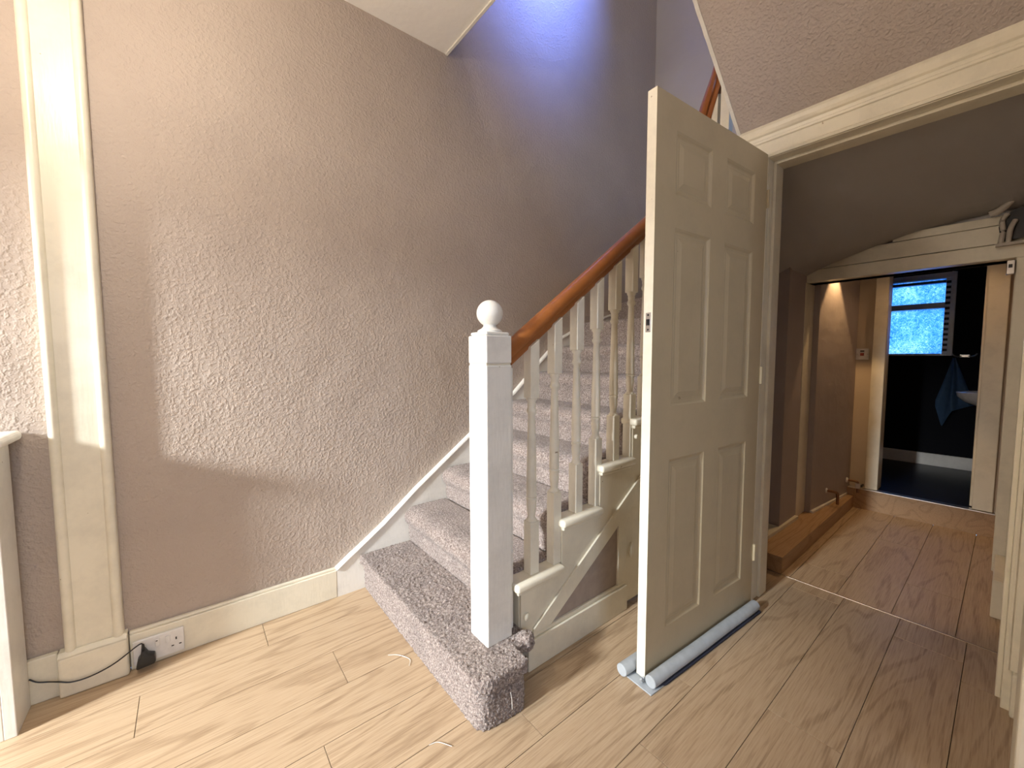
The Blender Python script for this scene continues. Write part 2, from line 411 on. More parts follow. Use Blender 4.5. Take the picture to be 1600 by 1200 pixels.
# raised wc floor, its riser and the low plinth box
struct('floor_wc', (3.88, 5.3, -1.0, 1.2, .02, .15), DARKFLOOR, 'dark raised wc floor')
rs = boxo('step_riser', (3.862, 3.88, -.028, .80, 0, .148), OAK2, None, .001, kind='structure', label='oak board riser below the wc doorway')
rs.name = 'trim_10'
boxo('metal_edge', (3.846, 3.905, -.028, .735, .148, .156), ALU, rs, .003, label='aluminium step edge')
pl = boxo('trim_11', (2.366, 3.860, .700, .93, 0, .088), OAK2, None, .001, kind='structure', label='low oak boxing along the passage wall')
bm = bmesh.new(); prism(bm, [(2.40, .83), (3.02, .815), (3.02, .835), (2.74, .835), (2.74, .93), (2.40, .93)], .088, .108, 'z')
boxo_ = obj('skirt_board', bm, CREAM, pl)
bm = bmesh.new(); prism(bm, [(XE+.10, .783), (3.845, .735), (3.86, .745), (XE+.10, .803)], .088, .104, 'z'); obj('sealant_edge', bm, WHITE, pl)

# wc walls
struct('wall_wc_right', (4.0, 5.3, -.45, -.35, .15, 2.3), NAVY, 'navy wc wall behind the basin')
struct('wall_wc_left', (4.0, 5.3, 1.1, 1.2, .15, 2.3), NAVY, 'navy wc side wall')
WY0, WY1, WZ0, WZ1 = .335, 1.0, 1.137, 1.862
multi('wall_wc_back', [(5.2, 5.3, -.45, WY0, .15, 2.3), (5.2, 5.3, WY1, 1.2, .15, 2.3), (5.2, 5.3, WY0, WY1, .15, WZ0), (5.2, 5.3, WY0, WY1, WZ1, 2.3)], NAVY, 'near-black navy wc wall below the window')
struct('ceiling_wc', (4.0, 5.3, -.45, 1.2, 2.3, 2.36), CEIL, 'wc ceiling')
multi('wall_wc_front', [(4.0, 4.02, -.45, .03, .15, 2.3), (4.0, 4.02, .64, 1.2, .15, 2.3), (4.0, 4.02, .03, .64, 1.9, 2.3)], NAVY, 'navy inside face of the wc doorway wall')
struct('baseboard_wc', (5.182, 5.2, -.35, 1.1, .15, .258), WHITE, 'white skirting at the foot of the navy wc wall', .004)
win = multi('window_1', [(5.17, 5.26, WY0, WY0+.03, WZ0, WZ1), (5.17, 5.26, WY1-.04, WY1, WZ0, WZ1), (5.17, 5.26, WY0+.03, WY1-.04, WZ1-.05, WZ1),
                         (5.19, 5.26, WY0+.03, WY1-.04, WZ0, WZ0+.018), (5.18, 5.26, WY0+.065, WY1-.04, 1.555, 1.605)], WHITE, 'white framed wc window with blue obscure glass', bw=.003)
boxo('casement_rail', (5.185, 5.24, WY0+.065, WY1-.04, 1.775, 1.80), plain('blue_grey_frame', (.12, .2, .33), .4), win, .002)
boxo('pane', (5.235, 5.240, WY0+.03, WY1-.04, WZ0+.018, 1.555), GLASS, win)
boxo('pane', (5.235, 5.240, WY0+.03, WY1-.04, 1.605, WZ1-.05), GLASS, win)
boxo('ventilator_strip', (5.19, 5.232, WY0+.03, WY0+.065, WZ0+.018, WZ1-.05), WHITE, win, .002)
for k in range(14):
    z = WZ0+.04+k*.0455
    boxo('vent_slot', (5.184, 5.1905, WY0+.034, WY0+.062, z, z+.021), BLACK, win)

# skirting boards of the hall
b1 = multi('baseboard_left', [(-.206, .505, WL-.021, WL, 0, .130), (-.206, .505, WL-.015, WL, .130, .141)], CREAM, 'cream painted skirting board between pilaster and stairs', bw=.003)
struct('baseboard_corner', (-.80, -.379, WL-.021, WL, 0, .150), CREAM, 'short cream skirting board beside the white cabinet', .004)
struct('baseboard_passage', (2.672, XE-.06, -.028, .008, 0, .165), CREAM, 'chipped cream skirting end on the passage wall', .004)
# pilaster on the left wall
pil = boxo('trim_12', (-.336, -.244, WL-.024, WL, .147, CZ), CREAM, None, .001, kind='structure', label='tall cream painted pilaster board on the textured wall')
for x0 in (-.362, -.246):
    bm = bmesh.new()
    prof = [(x0, WL)] + [(x0+.014-.014*math.cos(a), WL-.022-.014*math.sin(a)) for a in [i*math.pi/8 for i in range(9)]] + [(x0+.028, WL)]
    prism(bm, prof, .147, CZ, 'z'); obj('edge_bead', bm, CREAM, pil, True)
bm = bmesh.new(); box(bm, -.378, -.208, WL-.046, WL, 0, .138); bev(bm, .008, 3)
prism(bm, [(WL-.046, .138), (WL-.03, .150), (WL, .150), (WL, .138)], -.376, -.210, 'x')
obj('plinth_block', bm, CREAM, pil)

# ------------------------------------------------------------------ staircase
SX = .844; GO = .223; Z1 = .176; RI = .1705
def zn(n): return Z1 + RI*(n-1)
def xn(n): return SX + GO*(n-2)
YS = 1.045           # outer face of the string
st = empty('staircase', (.62, 1.5, 0), label='cream painted staircase with brown carpet and mahogany handrail', category='staircase')
def part(name, bm, mat, parent=st, smooth=False, **kw):
    o = obj(name, bm, mat, None, smooth, **kw)
    if parent is st: flat_local(st, o)
    else:
        o.parent = parent; o.matrix_parent_inverse = parent.matrix_world.inverted() if False else (Matrix.Translation(-st.location) if False else Matrix.Identity(4))
        o.matrix_parent_inverse = Matrix.Identity(4)
    return o
def pbox(name, b, mat, bw=0, parent=st, smooth=False, **kw):
    bm = bmesh.new(); box(bm, *b)
    if bw: bev(bm, bw)
    return part(name, bm, mat, parent, smooth, **kw)
pile = bpy.data.textures.new('pile', 'CLOUDS'); pile.noise_scale = .008; pile.noise_depth = 1; pile.noise_type = 'HARD_NOISE'
def fuzz(o, vox, strength, soft=3):
    r = o.modifiers.new('weave', 'REMESH'); r.mode = 'VOXEL'; r.voxel_size = vox; r.use_smooth_shade = True
    sm = o.modifiers.new('soften', 'SMOOTH'); sm.iterations = soft; sm.factor = .5
    d = o.modifiers.new('pile', 'DISPLACE'); d.texture = pile; d.texture_coords = 'LOCAL'; d.strength = strength; d.mid_level = .3
# first, projecting step: rounded block of carpet
def round_poly(pts, rad, k=5):
    out = []
    n = len(pts)
    for i, p in enumerate(pts):
        r = rad[i]
        if r == 0: out.append(p); continue
        a, b, c = Vector(pts[i-1]), Vector(p), Vector(pts[(i+1) % n])
        d1 = (a-b).normalized(); d2 = (c-b).normalized()
        A = b+d1*r; B = b+d2*r
        for j in range(k+1):
            t = j/k; q = A*(1-t)**2 + b*2*t*(1-t) + B*t*t; out.append(tuple(q))
    return out
bm = bmesh.new()
poly = round_poly([(.632, 1.945), (.632, .955), (.665, .937), (.802, .928), (.815, 1.06), (.90, 1.06), (.90, 1.945)], [0, .03, .02, .018, 0, 0, 0])
prism(bm, poly, 0, .135, 'z')
poly2 = round_poly([(.612, 1.945), (.614, .96), (.655, .923), (.806, .916), (.815, 1.06), (.90, 1.06), (.90, 1.945)], [0, .03, .02, .018, 0, 0, 0])
prism(bm, poly2, .128, zn(1)-.004, 'z')
lathe(bm, [(0, -.035), (.024, -.02), (.03, .01), (.024, .03), (0, .036)], (.868, 1.005, .150), 14)   # rolled-over carpet corner behind the newel
box(bm, .80, .885, .985, 1.06, .135, .170)
s1 = part('step', bm, CARPET, label='deep carpeted bottom step projecting past the newel')
fuzz(s1, .0042, .011)
# carpeted steps 2-7
for n in range(2, 8):
    x, z, zp = xn(n), zn(n), zn(n-1)
    tb = bmesh.new(); box(tb, x+.07, x+GO+.03, YS+.01, WL-.02, z-.036, z-.016); bev(tb, .004, 2)
    t = part('step', tb, CREAM)
    bm = bmesh.new()
    nose = [(x+GO+.02, z-.010), (x+GO+.02, z+.007), (x+.075, z+.007), (x+.045, z+.004), (x+.020, z-.004), (x+.004, z-.018), (x-.004, z-.036), (x-.002, z-.054), (x+.007, z-.072), (x+.018, z-.088), (x+.024, zp-.004), (x+.040, zp-.004), (x+.046, z-.04), (x+.10, z-.014)]
    prism(bm, nose, 1.094, WL-.022, 'y')
    c = obj('carpet', bm, CARPET, t, label='brown flecked carpet wrapped over the nosing'); fuzz(c, .005, .006, 14)
    rb = bmesh.new(); box(rb, x+.034, x+.05, YS+.01, WL-.02, zp-.03, z-.03); obj('riser', rb, CREAM, t)
# winder steps up to the second flight
cx, cy = 2.13, 1.06
wind = [(8, [(cx, cy), (cx-.02, 1.09), (2.14, WL-.02), (3.0, WL-.02), (XE, WL-.02), (XE, 1.6)]),
        (9, [(cx, cy), (2.62, WL-.02), (XE, WL-.02), (XE, 1.06)]),
        (10, [(cx, cy), (XE, 1.75), (XE, .85), (cx, .85)]),
        (11, [(cx, cy), (XE, 1.15), (XE, .3), (cx, .85)])]
wall_hit = {8: 2.17, 9: 2.60}
for n, poly in wind[:2]:
    zz = zn(n); x0 = wall_hit[n]
    pl_ = [(cx+.02, 1.07), (x0, WL-.022), (XE-.002, WL-.022), (XE-.002, 1.07)]
    bm = bmesh.new(); prism(bm, pl_, zz-.19, zz, 'z'); bev(bm, .016, 3)
    c = part('step', bm, CARPET, label='brown carpeted winder step'); fuzz(c, .007, .007)
for n, (ya, yb) in ((10, (.94, 1.50)), (11, (.94, 1.06))):
    zz = zn(n)
    pl_ = [(cx+.02, 1.07), (XE-.002, yb+.25 if n == 10 else 1.1), (XE-.002, .94), (cx+.02, .94)]
    bm = bmesh.new(); prism(bm, pl_, zz-.04, zz, 'z'); bev(bm, .012, 2)
    c = part('step', bm, CARPET, label='brown carpeted winder step'); fuzz(c, .008, .006)
for n, y0, y1 in ((12, .40, .93), (13, -.2, .40)):
    bm = bmesh.new(); box(bm, 2.13, XE-.002, y0, y1, 2.075, zn(n)+.05); part('step', bm, CARPET)
for k in range(4):   # second flight, rising back over the hall
    z = zn(14)+RI*k; x1 = 2.1-k*.2
    bm = bmesh.new(); box(bm, x1-.24, x1, -.2, .80, max(z-.06, soz(x1-.24)+.125), z+.03); part('step', bm, CARPET)

# return nosings and cut string
for n in range(2, 9):
    bm = bmesh.new(); x, z = xn(n), zn(n)
    box(bm, x, x+GO+.012, 1.016, 1.10, z-.030, z); bev(bm, .010, 3)
    part('return_nosing', bm, CREAM, smooth=True)
    bm = bmesh.new(); box(bm, x+.012, x+GO-.004, 1.030, 1.05, z-.044, z-.030); bev(bm, .004, 2); part('scotia', bm, CREAM)
RK = .675            # rake of the string
def rake(x, off): return .133 + (x-.918)*RK + off
sp = []
sp.append((.880, .150)); sp.append((.880, zn(2)-.03))
for n in range(2, 7):
    sp.append((xn(n+1)+.018, zn(n)-.03)); sp.append((xn(n+1)+.018, zn(n+1)-.03))
sp.append((2.0, zn(7)-.03)); sp.append((2.0, rake(2.0, -.085))); sp.append((.935, .115))
bm = bmesh.new(); prism(bm, sp, YS, YS+.028, 'y'); sg = part('outer_string', bm, CREAM)
bm = bmesh.new(); prism(bm, [(.935, rake(.935, .003)), (2.0, rake(2.0, .003)), (2.0, rake(2.0, -.085)), (1.02, .130), (.935, .130)], YS-.009, YS, 'y'); bev(bm, .002)
part('rake_board', bm, CREAM)
bm = bmesh.new(); prism(bm, [(1.0, .125), (1.435, .125), (1.435, rake(1.435, -.07)), (1.0, rake(1.0, -.06))], YS+.003, YS+.02, 'y')
part('spandrel_panel', bm, plain('mauve_panel', (.42, .345, .295), .6), label='mauve triangular panel under the string')
bm = bmesh.new(); box(bm, .905, 1.492, YS-.014, YS+.02, 0, .112); box(bm, .90, 1.492, YS-.006, YS+.02, .112, .128); bev(bm, .003)
part('skirting', bm, CREAM)
bm = bmesh.new(); prism(bm, [(1.432, .128), (1.490, .128), (1.490, rake(1.49, -.08)), (1.432, rake(1.432, -.08))], YS-.006, YS+.02, 'y'); bev(bm, .002)
part('frame_post', bm, CREAM)
# understair cupboard door
bm = bmesh.new(); prism(bm, [(1.496, .02), (1.975, .02), (1.975, rake(1.975, -.09)), (1.496, rake(1.496, -.09))], YS+.001, YS+.026, 'y'); bev(bm, .003)
cd = part('cupboard_door', bm, CREAM)
bm = bmesh.new(); lathe(bm, [(0, 0), (.0185, 0), (.0185, .003), (.014, .0055), (.008, .007), (0, .0075)], seg=24)
for v in bm.verts: v.co = Vector((1.534+v.co.x, YS+.001-v.co.z, .257+v.co.y*2.0))
obj('finger_pull', bm, CREAM, cd, True)
bm = bmesh.new(); lathe(bm, [(0, 0), (.009, .0), (.011, .006), (.008, .012), (0, .014)], seg=14)
for v in bm.verts: v.co = Vector((1.535+v.co.x, YS-.010-v.co.z, .778+v.co.y))
part('coat_knob', bm, CREAM, smooth=True)
bm = bmesh.new(); lathe(bm, [(0, 0), (.014, .0), (.014, .005), (.008, .008), (0, .008)], seg=14)
for v in bm.verts: v.co = Vector((.905+v.co.x, YS-.001-v.co.z, .205+v.co.y))
part('screw_cap', bm, CREAM, smooth=True)
# wall string
ws = [(.505, .0), (.505, .133), (.565, .176), (.607, .203), (.736, .292), (.912, .432), (1.256, .680), (1.586, .905), (1.808, 1.10), (1.992, 1.252), (2.10, 1.300), (2.22, 1.349), (2.54, 1.447), (3.098, 1.60), (3.098, 1.1), (.70, .0)]
bm = bmesh.new(); prism(bm, ws, WL-.020, WL, 'y'); part('wall_string', bm, WHITE)
cap = [(x, WL-.012, z) for x, z in ws[1:14]]
bm = bmesh.new(); sweep(bm, cap, [(-.012, -.006), (.014, -.006), (.017, 0), (.014, .008), (-.012, .008)]); part('string_bead', bm, WHITE)

# newel post
NX, NY = .782, 1.088; h = .0515
bm = bmesh.new()
box(bm, NX-h, NX+h, NY-h, NY+h, zn(1)-.006, 1.104); box(bm, NX+h-.002, NX+h+.02, NY-.034, NY+.034, .18, 1.095)
bev(bm, .004, 2)
nw = part('newel_post', bm, WHITE, label='square white newel post with ball finial')
bm = bmesh.new(); box(bm, NX-h+.003, NX+h-.003, NY-h+.003, NY+h-.003, 1.104, 1.110); obj('groove', bm, CREAM, nw)
bm = bmesh.new(); box(bm, NX-h, NX+h, NY-h, NY+h, 1.110, 1.200); bev(bm, .004, 2)
obj('cap_block', bm, WHITE, nw)
bm = bmesh.new(); hh = h-.005; box(bm, NX-hh, NX+hh, NY-hh, NY+hh, 1.200, 1.2115); bev(bm, .005, 2); obj('cap_moulding', bm, WHITE, nw)
bm = bmesh.new()
prof = [(.040, 1.211), (.041, 1.216), (.036, 1.220), (.028, 1.224), (.022, 1.230), (.0205, 1.236)]
R = .0435; zc = 1.236+R-.006
prof += [(R*math.sin(a), zc-R*math.cos(a)) for a in [.50+i*(math.pi-.50)/16 for i in range(17)]]
prof[-1] = (0, prof[-1][1]); lathe(bm, prof, (NX, NY, 0), 32); obj('ball_finial', bm, WHITE, nw, True)

# handrail (rises with the flight, wreaths up round the winders)
YB = 1.080
def hz(x): return 1.147 + .728*(x-.857)
hp = [(.834, YB, hz(.834)), (.95, YB, hz(.95)), (1.2, YB, hz(1.2)), (1.5, YB, hz(1.5)), (1.80, YB, hz(1.80)), (1.94, YB-.004, 1.955), (2.025, 1.065, 2.11), (2.062, 1.026, 2.33), (2.070, .965, 2.50), (2.03, .905, 2.655), (1.93, .88, 2.78), (1.6, .88, 3.06)]
hpath = spline(hp, 6)
RP = [(-.016, -.034), (.016, -.034), (.020, -.024), (.017, -.014), (.030, -.008), (.034, .004), (.030, .018), (.018, .030), (0, .034), (-.018, .030), (-.030, .018), (-.034, .004), (-.030, -.008), (-.017, -.014), (-.020, -.024)]
bm = bmesh.new(); sweep(bm, hpath, RP); part('handrail', bm, RAIL, smooth=True, label='varnished mahogany handrail')

# balusters
def turned(bm, cx, cy, zb):
    # turned shaft, zb = bottom of the shaft; 0.448 m long
    P = [(.0195, 0), (.0205, .004), (.016, .010), (.0135, .016), (.0165, .040), (.0185, .060), (.0165, .072), (.0195, .077), (.0195, .083), (.016, .087), (.0195, .092), (.0185, .098),
         (.0185, .13), (.0175, .20), (.0155, .28), (.0135, .36), (.0125, .388), (.0155, .392), (.0185, .399), (.0185, .403), (.0155, .410), (.014, .416), (.0155, .424), (.0145, .432), (.0195, .442), (.0195, .448)]
    lathe(bm, P, (cx, cy, zb), 16)
bx = [(.949, 2), (1.064, 2), (1.184, 3), (1.302, 3), (1.418, 4), (1.535, 4), (1.641, 5), (1.752, 5), (1.864, 6), (1.975, 6)]
q = .0205
for x, n in bx:
    zs = .544 + .728*(x-.957); zt = zs+.448
    bm = bmesh.new(); turned(bm, x, YB-.012, zs)
    b = part('baluster', bm, BAL, smooth=True)
    bm = bmesh.new(); box(bm, x-q, x+q, YB-.012-q, YB-.012+q, zn(n)-.002, zs+.001)
    for v in bm.verts: pass
    bev(bm, .0025, 1); obj('foot_block', bm, BAL, b)
    bm = bmesh.new(); vs = box(bm, x-q, x+q, YB-.012-q, YB-.012+q, zt-.001, hz(x)-.03)
    for v in bm.verts:
        if v.co.z > zt+.02: v.co.z = hz(v.co.x)-.034
    bev(bm, .0025, 1); obj('head_block', bm, BAL, b)
for x, y, zt in ((2.085, 1.035, 2.26), (2.085, .985, 2.42), (2.085, .93, 2.56)):
    zb = 1.75
    bm = bmesh.new(); turned(bm, x, y, zb+.02); b = part('baluster', bm, BAL, smooth=True)
    bm = bmesh.new(); box(bm, x-q, x+q, y-q, y+q, 1.40, zb+.021); obj('foot_block', bm, BAL, b)
    bm = bmesh.new(); box(bm, x-q, x+q, y-q, y+q, zb+.467, zt); obj('head_block', bm, BAL, b)

# ------------------------------------------------------------------ open panelled door
DW, DT, DHT = .762, .035, 1.972
bm = bmesh.new()
ss = [0, .110, .333, .434, .657, DW]; zs_ = [0, .146, .759, .948, 1.555, 1.663, 1.870, DHT]
for yy, fl_ in ((0, 1), (DT, -1)):
    g = [[bm.verts.new((s, yy, z)) for z in zs_] for s in ss]
    for i in range(5):
        for j in range(7):
            if i in (1, 3) and j in (1, 3, 5): continue
            bm.faces.new((g[i][j], g[i+1][j], g[i+1][j+1], g[i][j+1]))
    if yy == 0: ga = g
    else: gb = g
bm.verts.ensure_lookup_table()
for i in range(5):
    bm.faces.new((ga[i][0], ga[i+1][0], gb[i+1][0], gb[i][0])); bm.faces.new((ga[i][7], ga[i+1][7], gb[i+1][7], gb[i][7]))
for j in range(7):
    bm.faces.new((ga[0][j], ga[0][j+1], gb[0][j+1], gb[0][j])); bm.faces.new((ga[5][j], ga[5][j+1], gb[5][j+1], gb[5][j]))
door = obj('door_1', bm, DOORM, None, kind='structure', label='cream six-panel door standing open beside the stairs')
door.data.materials.append(BAL)  # lighter cream on the edges stands in for the daylight striking them
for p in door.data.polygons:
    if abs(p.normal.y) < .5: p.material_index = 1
door.location = (1.192, .747, .012); door.rotation_euler = (0, 0, math.radians(-3.99))
for i in (1, 3):
    for j in (1, 3, 5):
        s0, s1_, z0, z1 = ss[i], ss[i+1], zs_[j], zs_[j+1]
        bm = bmesh.new()
        for yy, sg_ in ((0, 1), (DT, -1)):
            prev = None
            for ins, dep in ((0, 0), (.006, .003), (.011, .007), (.016, .0085), (.022, .0075), (.028, .0078), (.044, .003), (.047, .0022)):
                ring = [bm.verts.new((a, yy+sg_*dep, b)) for a, b in ((s0+ins, z0+ins), (s1_-ins, z0+ins), (s1_-ins, z1-ins), (s0+ins, z1-ins))]
                if prev:
                    for k in range(4): bm.faces.new((prev[k], prev[(k+1) % 4], ring[(k+1) % 4], ring[k]))
                prev = ring
            bm.faces.new(prev)
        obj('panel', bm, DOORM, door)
# latch face plate on the leading edge
bm = bmesh.new(); box(bm, -.0015, .002, .006, .026, 1.200, 1.264); bev(bm, .0008, 1); lp = obj('latch_plate', bm, STEEL, door, label='small steel latch face plate')
bm = bmesh.new(); prism(bm, [(-.0015, .010), (-.010, .012), (-.004, .022), (-.0015, .022)], 1.222, 1.242, 'z'); obj('latch_bolt', bm, BLACK, lp)
for z in (1.208, 1.256):
    bm = bmesh.new(); lathe(bm, [(.0034, -.0005), (.0034, .0006), (0, .0009)], seg=10)
    for v in bm.verts: v.co = Vector((-.0016-v.co.z, .016+v.co.x, z+v.co.y))
    obj('screw', bm, BLACK, lp)
for z in (.2, 1.0, 1.75):
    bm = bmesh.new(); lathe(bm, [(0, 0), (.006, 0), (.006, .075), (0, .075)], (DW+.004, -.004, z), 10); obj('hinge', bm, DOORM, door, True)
# draught excluder slipped under the door
de = empty('draught_excluder', (1.192, .747, 0), label='pale grey double roll draught excluder slid under the open door', category='draught excluder')
de.rotation_euler = (0, 0, math.radians(-3.99))
def roll(y, s0, s1_, r, nm):
    bm = bmesh.new(); k = 24; path = [(s0+(s1_-s0)*i/k, y+.0006*math.sin(i*.5), r+.0055) for i in range(k+1)]
    sweep(bm, path, circ(r, 16)); bev(bm, .002, 1, 1.0); obj(nm, bm, FOAM, de, True)
roll(-.030, -.012, .735, .0215, 'foam_roll'); roll(DT+.026, -.050, .735, .0215, 'foam_roll')
bm = bmesh.new(); box(bm, -.034, .735, -.050, DT+.045, .0008, .0058); bev(bm, .0015, 1)
obj('fabric_sleeve', bm, FOAM, de)
bm = bmesh.new(); prism(bm, [(.0, -.040), (.05, -.053), (.74, -.055), (.74, -.035), (.0, -.032)], .0008, .011, 'z'); bev(bm, .002, 1)
obj('sleeve_flap', bm, NAVYFAB, de, label='dark navy underside of the sleeve')
bm = bmesh.new()
for a in (-.02, -.008): sweep(bm, spline([(a, -.002, .012), (a-.008, -.006, .03), (a-.004, -.001, .022), (a+.004, .004, .012)], 4), circ(.0035, 6))
obj('elastic_knot', bm, FOAM, de, True)

# ------------------------------------------------------------------ objects on the left
cb = empty('radiator_cabinet', (-1.0, 1.88, 0), label='white painted cabinet with rounded top against the textured wall', category='cabinet')
def cbx(name, b, bw):
    bm = bmesh.new(); box(bm, *b); bev(bm, bw, 3); o = obj(name, bm, WHITE); flat_local(cb, o); return o
cbx('side_panel', (-.470, -.444, 1.812, WL-.022, 0, .872), .002)
cbx('side_panel', (-1.60, -1.574, 1.812, WL-.022, 0, .872), .002)
cbx('front_panel', (-1.574, -.470, 1.812, 1.832, 0, .872), .002)
cbx('top', (-1.63, -.418, 1.775, WL-.002, .872, .902), .012)
# double socket set in the skirting
sk = empty('wall_socket', (-.127, WL-.021, .06), label='white double wall socket set into the cream skirting', category='socket')
def skp(name, b, mat, bw=0, par=None, **kw):
    bm = bmesh.new(); box(bm, *b)
    if bw: bev(bm, bw, 2)
    o = obj(name, bm, mat, None, **kw); flat_local(sk, o) if par is None else None
    return o
skp('face_plate', (-.198, -.055, WL-.032, WL-.021, .016, .106), PLASTIC, .003)
for x in (-.137, -.108):
    skp('rocker_switch', (x-.0, x+.013, WL-.0365, WL-.0315, .066, .092), PLASTIC, .0015)
skp('neon_mark', (-.135, -.130, WL-.0375, WL-.036, .086, .089), BLACK)
for a, z, s in ((-.078, .072, 'v'), (-.089, .047, 'h'), (-.067, .047, 'h')):
    skp('pin_hole', (a-.0022 if s == 'v' else a-.0038, a+.0022 if s == 'v' else a+.0038, WL-.0326, WL-.0318, z-.005 if s == 'v' else z-.002, z+.005 if s == 'v' else z+.002), BLACK)
# plug and its cable
pg = empty('plug', (-.165, WL-.033, .03), label='black plug with thin cable in the left socket outlet', category='plug')
bm = bmesh.new(); prism(bm, [(-.190, .022), (-.186, .018), (-.140, .022), (-.136, .030), (-.138, .052), (-.150, .058), (-.156, .062), (-.164, .080), (-.174, .080), (-.176, .060), (-.184, .050)], WL-.066, WL-.034, 'y'); bev(bm, .004, 2)
o = obj('plug_body', bm, BLACK, None, True); flat_local(pg, o)
bm = bmesh.new(); lathe(bm, [(.0055, 0), (.0045, .010), (.0035, .02), (0, .02)], (-.169, WL-.05, .079), 10); o = obj('cable_guard', bm, BLACK, None, True); flat_local(pg, o)
bm = bmesh.new(); sweep(bm, spline([(-.169, WL-.05, .098), (-.174, WL-.051, .104), (-.19, WL-.053, .098), (-.244, WL-.054, .066), (-.30, WL-.053, .05), (-.345, WL-.053, .052), (-.375, WL-.05, .066), (-.40, WL-.03, .066), (-.425, WL-.028, .077), (-.4425, WL-.026, .094)], 6), circ(.0022, 6))
o = obj('cable', bm, BLACK, None, True); flat_local(pg, o)
# loose carpet threads
for i, p in enumerate(([(.545, 1.43, .003), (.575, 1.405, .004), (.60, 1.36, .003), (.585, 1.33, .003)], [(.50, 1.01, .003), (.525, 1.0, .004), (.55, .965, .003)], [(.735, .915, .045), (.733, .914, .08), (.728, .914, .105)])):
    bm = bmesh.new(); sweep(bm, spline(p, 5), circ(.0009, 5)); t = obj('carpet_thread', bm, WHITE, None, True)
    t['label'] = ['pale loose carpet thread on the floor by the bottom step', 'short curled thread on the planks near the step corner', 'white thread hanging on the end of the bottom step'][i]; t['category'] = 'thread'; t['group'] = 'loose carpet threads'

# ------------------------------------------------------------------ passage, lobby and wc objects
def valve(x, y, z, kind, label):
    e = empty('water_valve', (x, y, z), label=label, category='valve', group='capped pipes on the lobby wall')
    bm = bmesh.new(); lathe(bm, [(0, 0), (.019, 0), (.019, .006), (.012, .012), (0, .012)], seg=16)
    for v in bm.verts: v.co = Vector((v.co.x, -v.co.z, v.co.y))
    obj('wall_flange', bm, PLASTIC, e, True)
    bm = bmesh.new(); sweep(bm, spline([(0, -.01, 0), (0, -.055, 0), (.0, -.068, -.012), (0, -.07, -.06), (0, -.07, -.082)], 5), circ(.009, 10), (1, 0, 0)); obj('elbow_pipe', bm, BROWN, e, True)
    if kind:
        bm = bmesh.new(); box(bm, -.014, .014, -.085, -.055, -.05, -.01); bev(bm, .004, 2); obj('tap_body', bm, STEEL, e)
        bm = bmesh.new(); box(bm, -.006, .05, -.095, -.085, -.035, -.02); bev(bm, .003, 2); obj('lever', bm, BLACK, e)
valve(3.46, .782, .192, 0, 'bent capped pipe stub standing out of the lobby wall')
valve(3.83, .7425, .205, 1, 'chrome stop valve with lever in the corner of the lobby')
# fused switch
sw = empty('fused_switch', (3.90, .701, 1.149), label='white fused switch with red rocker on the beige wall', category='switch')
def swp(nm, b, m, bw=0):
    bm = bmesh.new(); box(bm, *b)
    if bw: bev(bm, bw, 2)
    return obj(nm, bm, m, sw)
swp('face_plate', (-.010, 0, -.0365, .0365, -.041, .041), PLASTIC, .003)
swp('rocker', (-.015, -.009, -.009, .012, -.012, .008), REDM, .001); swp('fuse_cover', (-.013, -.009, -.010, .013, .018, .026), BLACK, .001)
swp('screw', (-.0115, -.0095, .026, .031, -.004, .002), STEEL); swp('screw', (-.0115, -.0095, -.031, -.026, -.004, .002), STEEL)
# assumed downlight in the lobby, placed from the glow on its wall
dl = empty('assumed_downlight', (3.42, .712, 1.80), label='assumed small round downlight in the low lobby ceiling', category='light')
bm = bmesh.new(); lathe(bm, [(.028, 0), (.045, 0), (.045, -.006), (.030, -.010), (.028, 0)], seg=24); obj('bezel', bm, STEEL, dl, True)
bm = bmesh.new(); lathe(bm, [(0, -.002), (.028, -.002), (.028, 0), (0, 0)], seg=20); obj('lamp_face', bm, BULB, dl)
l = bpy.data.lights.new('assumed_downlight_beam', 'SPOT'); l.energy = 17; l.color = (1, .62, .28); l.spot_size = math.radians(70); l.spot_blend = .2; l.shadow_soft_size = .02
lo = bpy.data.objects.new('assumed_downlight_beam', l); COL.objects.link(lo); lo.location = (3.42, .712, 1.785); lo.rotation_euler = (0, 0, 0)
dl2 = empty('assumed_downlight', (3.62, .30, 1.80), label='assumed round downlight in front of the wc doorway', category='light')  # assumed second fitting, added to give the lobby more warm light
for ch in list(dl.children):
    c = ch.copy(); COL.objects.link(c); c.parent = dl2
l = bpy.data.lights.new('assumed_downlight_wide', 'SPOT'); l.energy = 2.2; l.color = (1, .58, .28); l.spot_size = math.radians(150); l.spot_blend = .6; l.shadow_soft_size = .03
lo = bpy.data.objects.new('assumed_downlight_wide', l); COL.objects.link(lo); lo.location = (3.62, .30, 1.785)
# broken pipework beside the head board
pb = empty('broken_pipework', (3.03, .03, 1.66), label='broken painted pipe stubs over the low opening', category='pipe')
def pbo(nm, pts, r, m):
    bm = bmesh.new(); sweep(bm, spline(pts, 5), circ(r, 9)); obj(nm, bm, m, pb, True)
pbo('pipe_stub', [(-.02, .075, .145), (-.025, .045, .155), (-.03, .015, .185), (-.03, .005, .215)], .015, DEBRIS)
pbo('cable_stub', [(-.02, .035, .0), (-.025, .03, .06), (-.02, .035, .105), (-.02, .02, .135)], .010, DEBRIS)
pbo('cable_stub', [(-.02, .012, .0), (-.03, .008, .06), (-.02, -.005, .10)], .010, DEBRIS)
bm = bmesh.new(); prism(bm, [(-.055, .02), (.035, .01), (.045, .08), (.03, .125), (.0, .15), (-.055, .17)], -.014, .0, 'x'); obj('dark_recess', bm, BLACK, pb)
bm = bmesh.new(); box(bm, -.035, -.005, -.056, .05, -.012, .0); obj('bracket', bm, DEBRIS, pb)
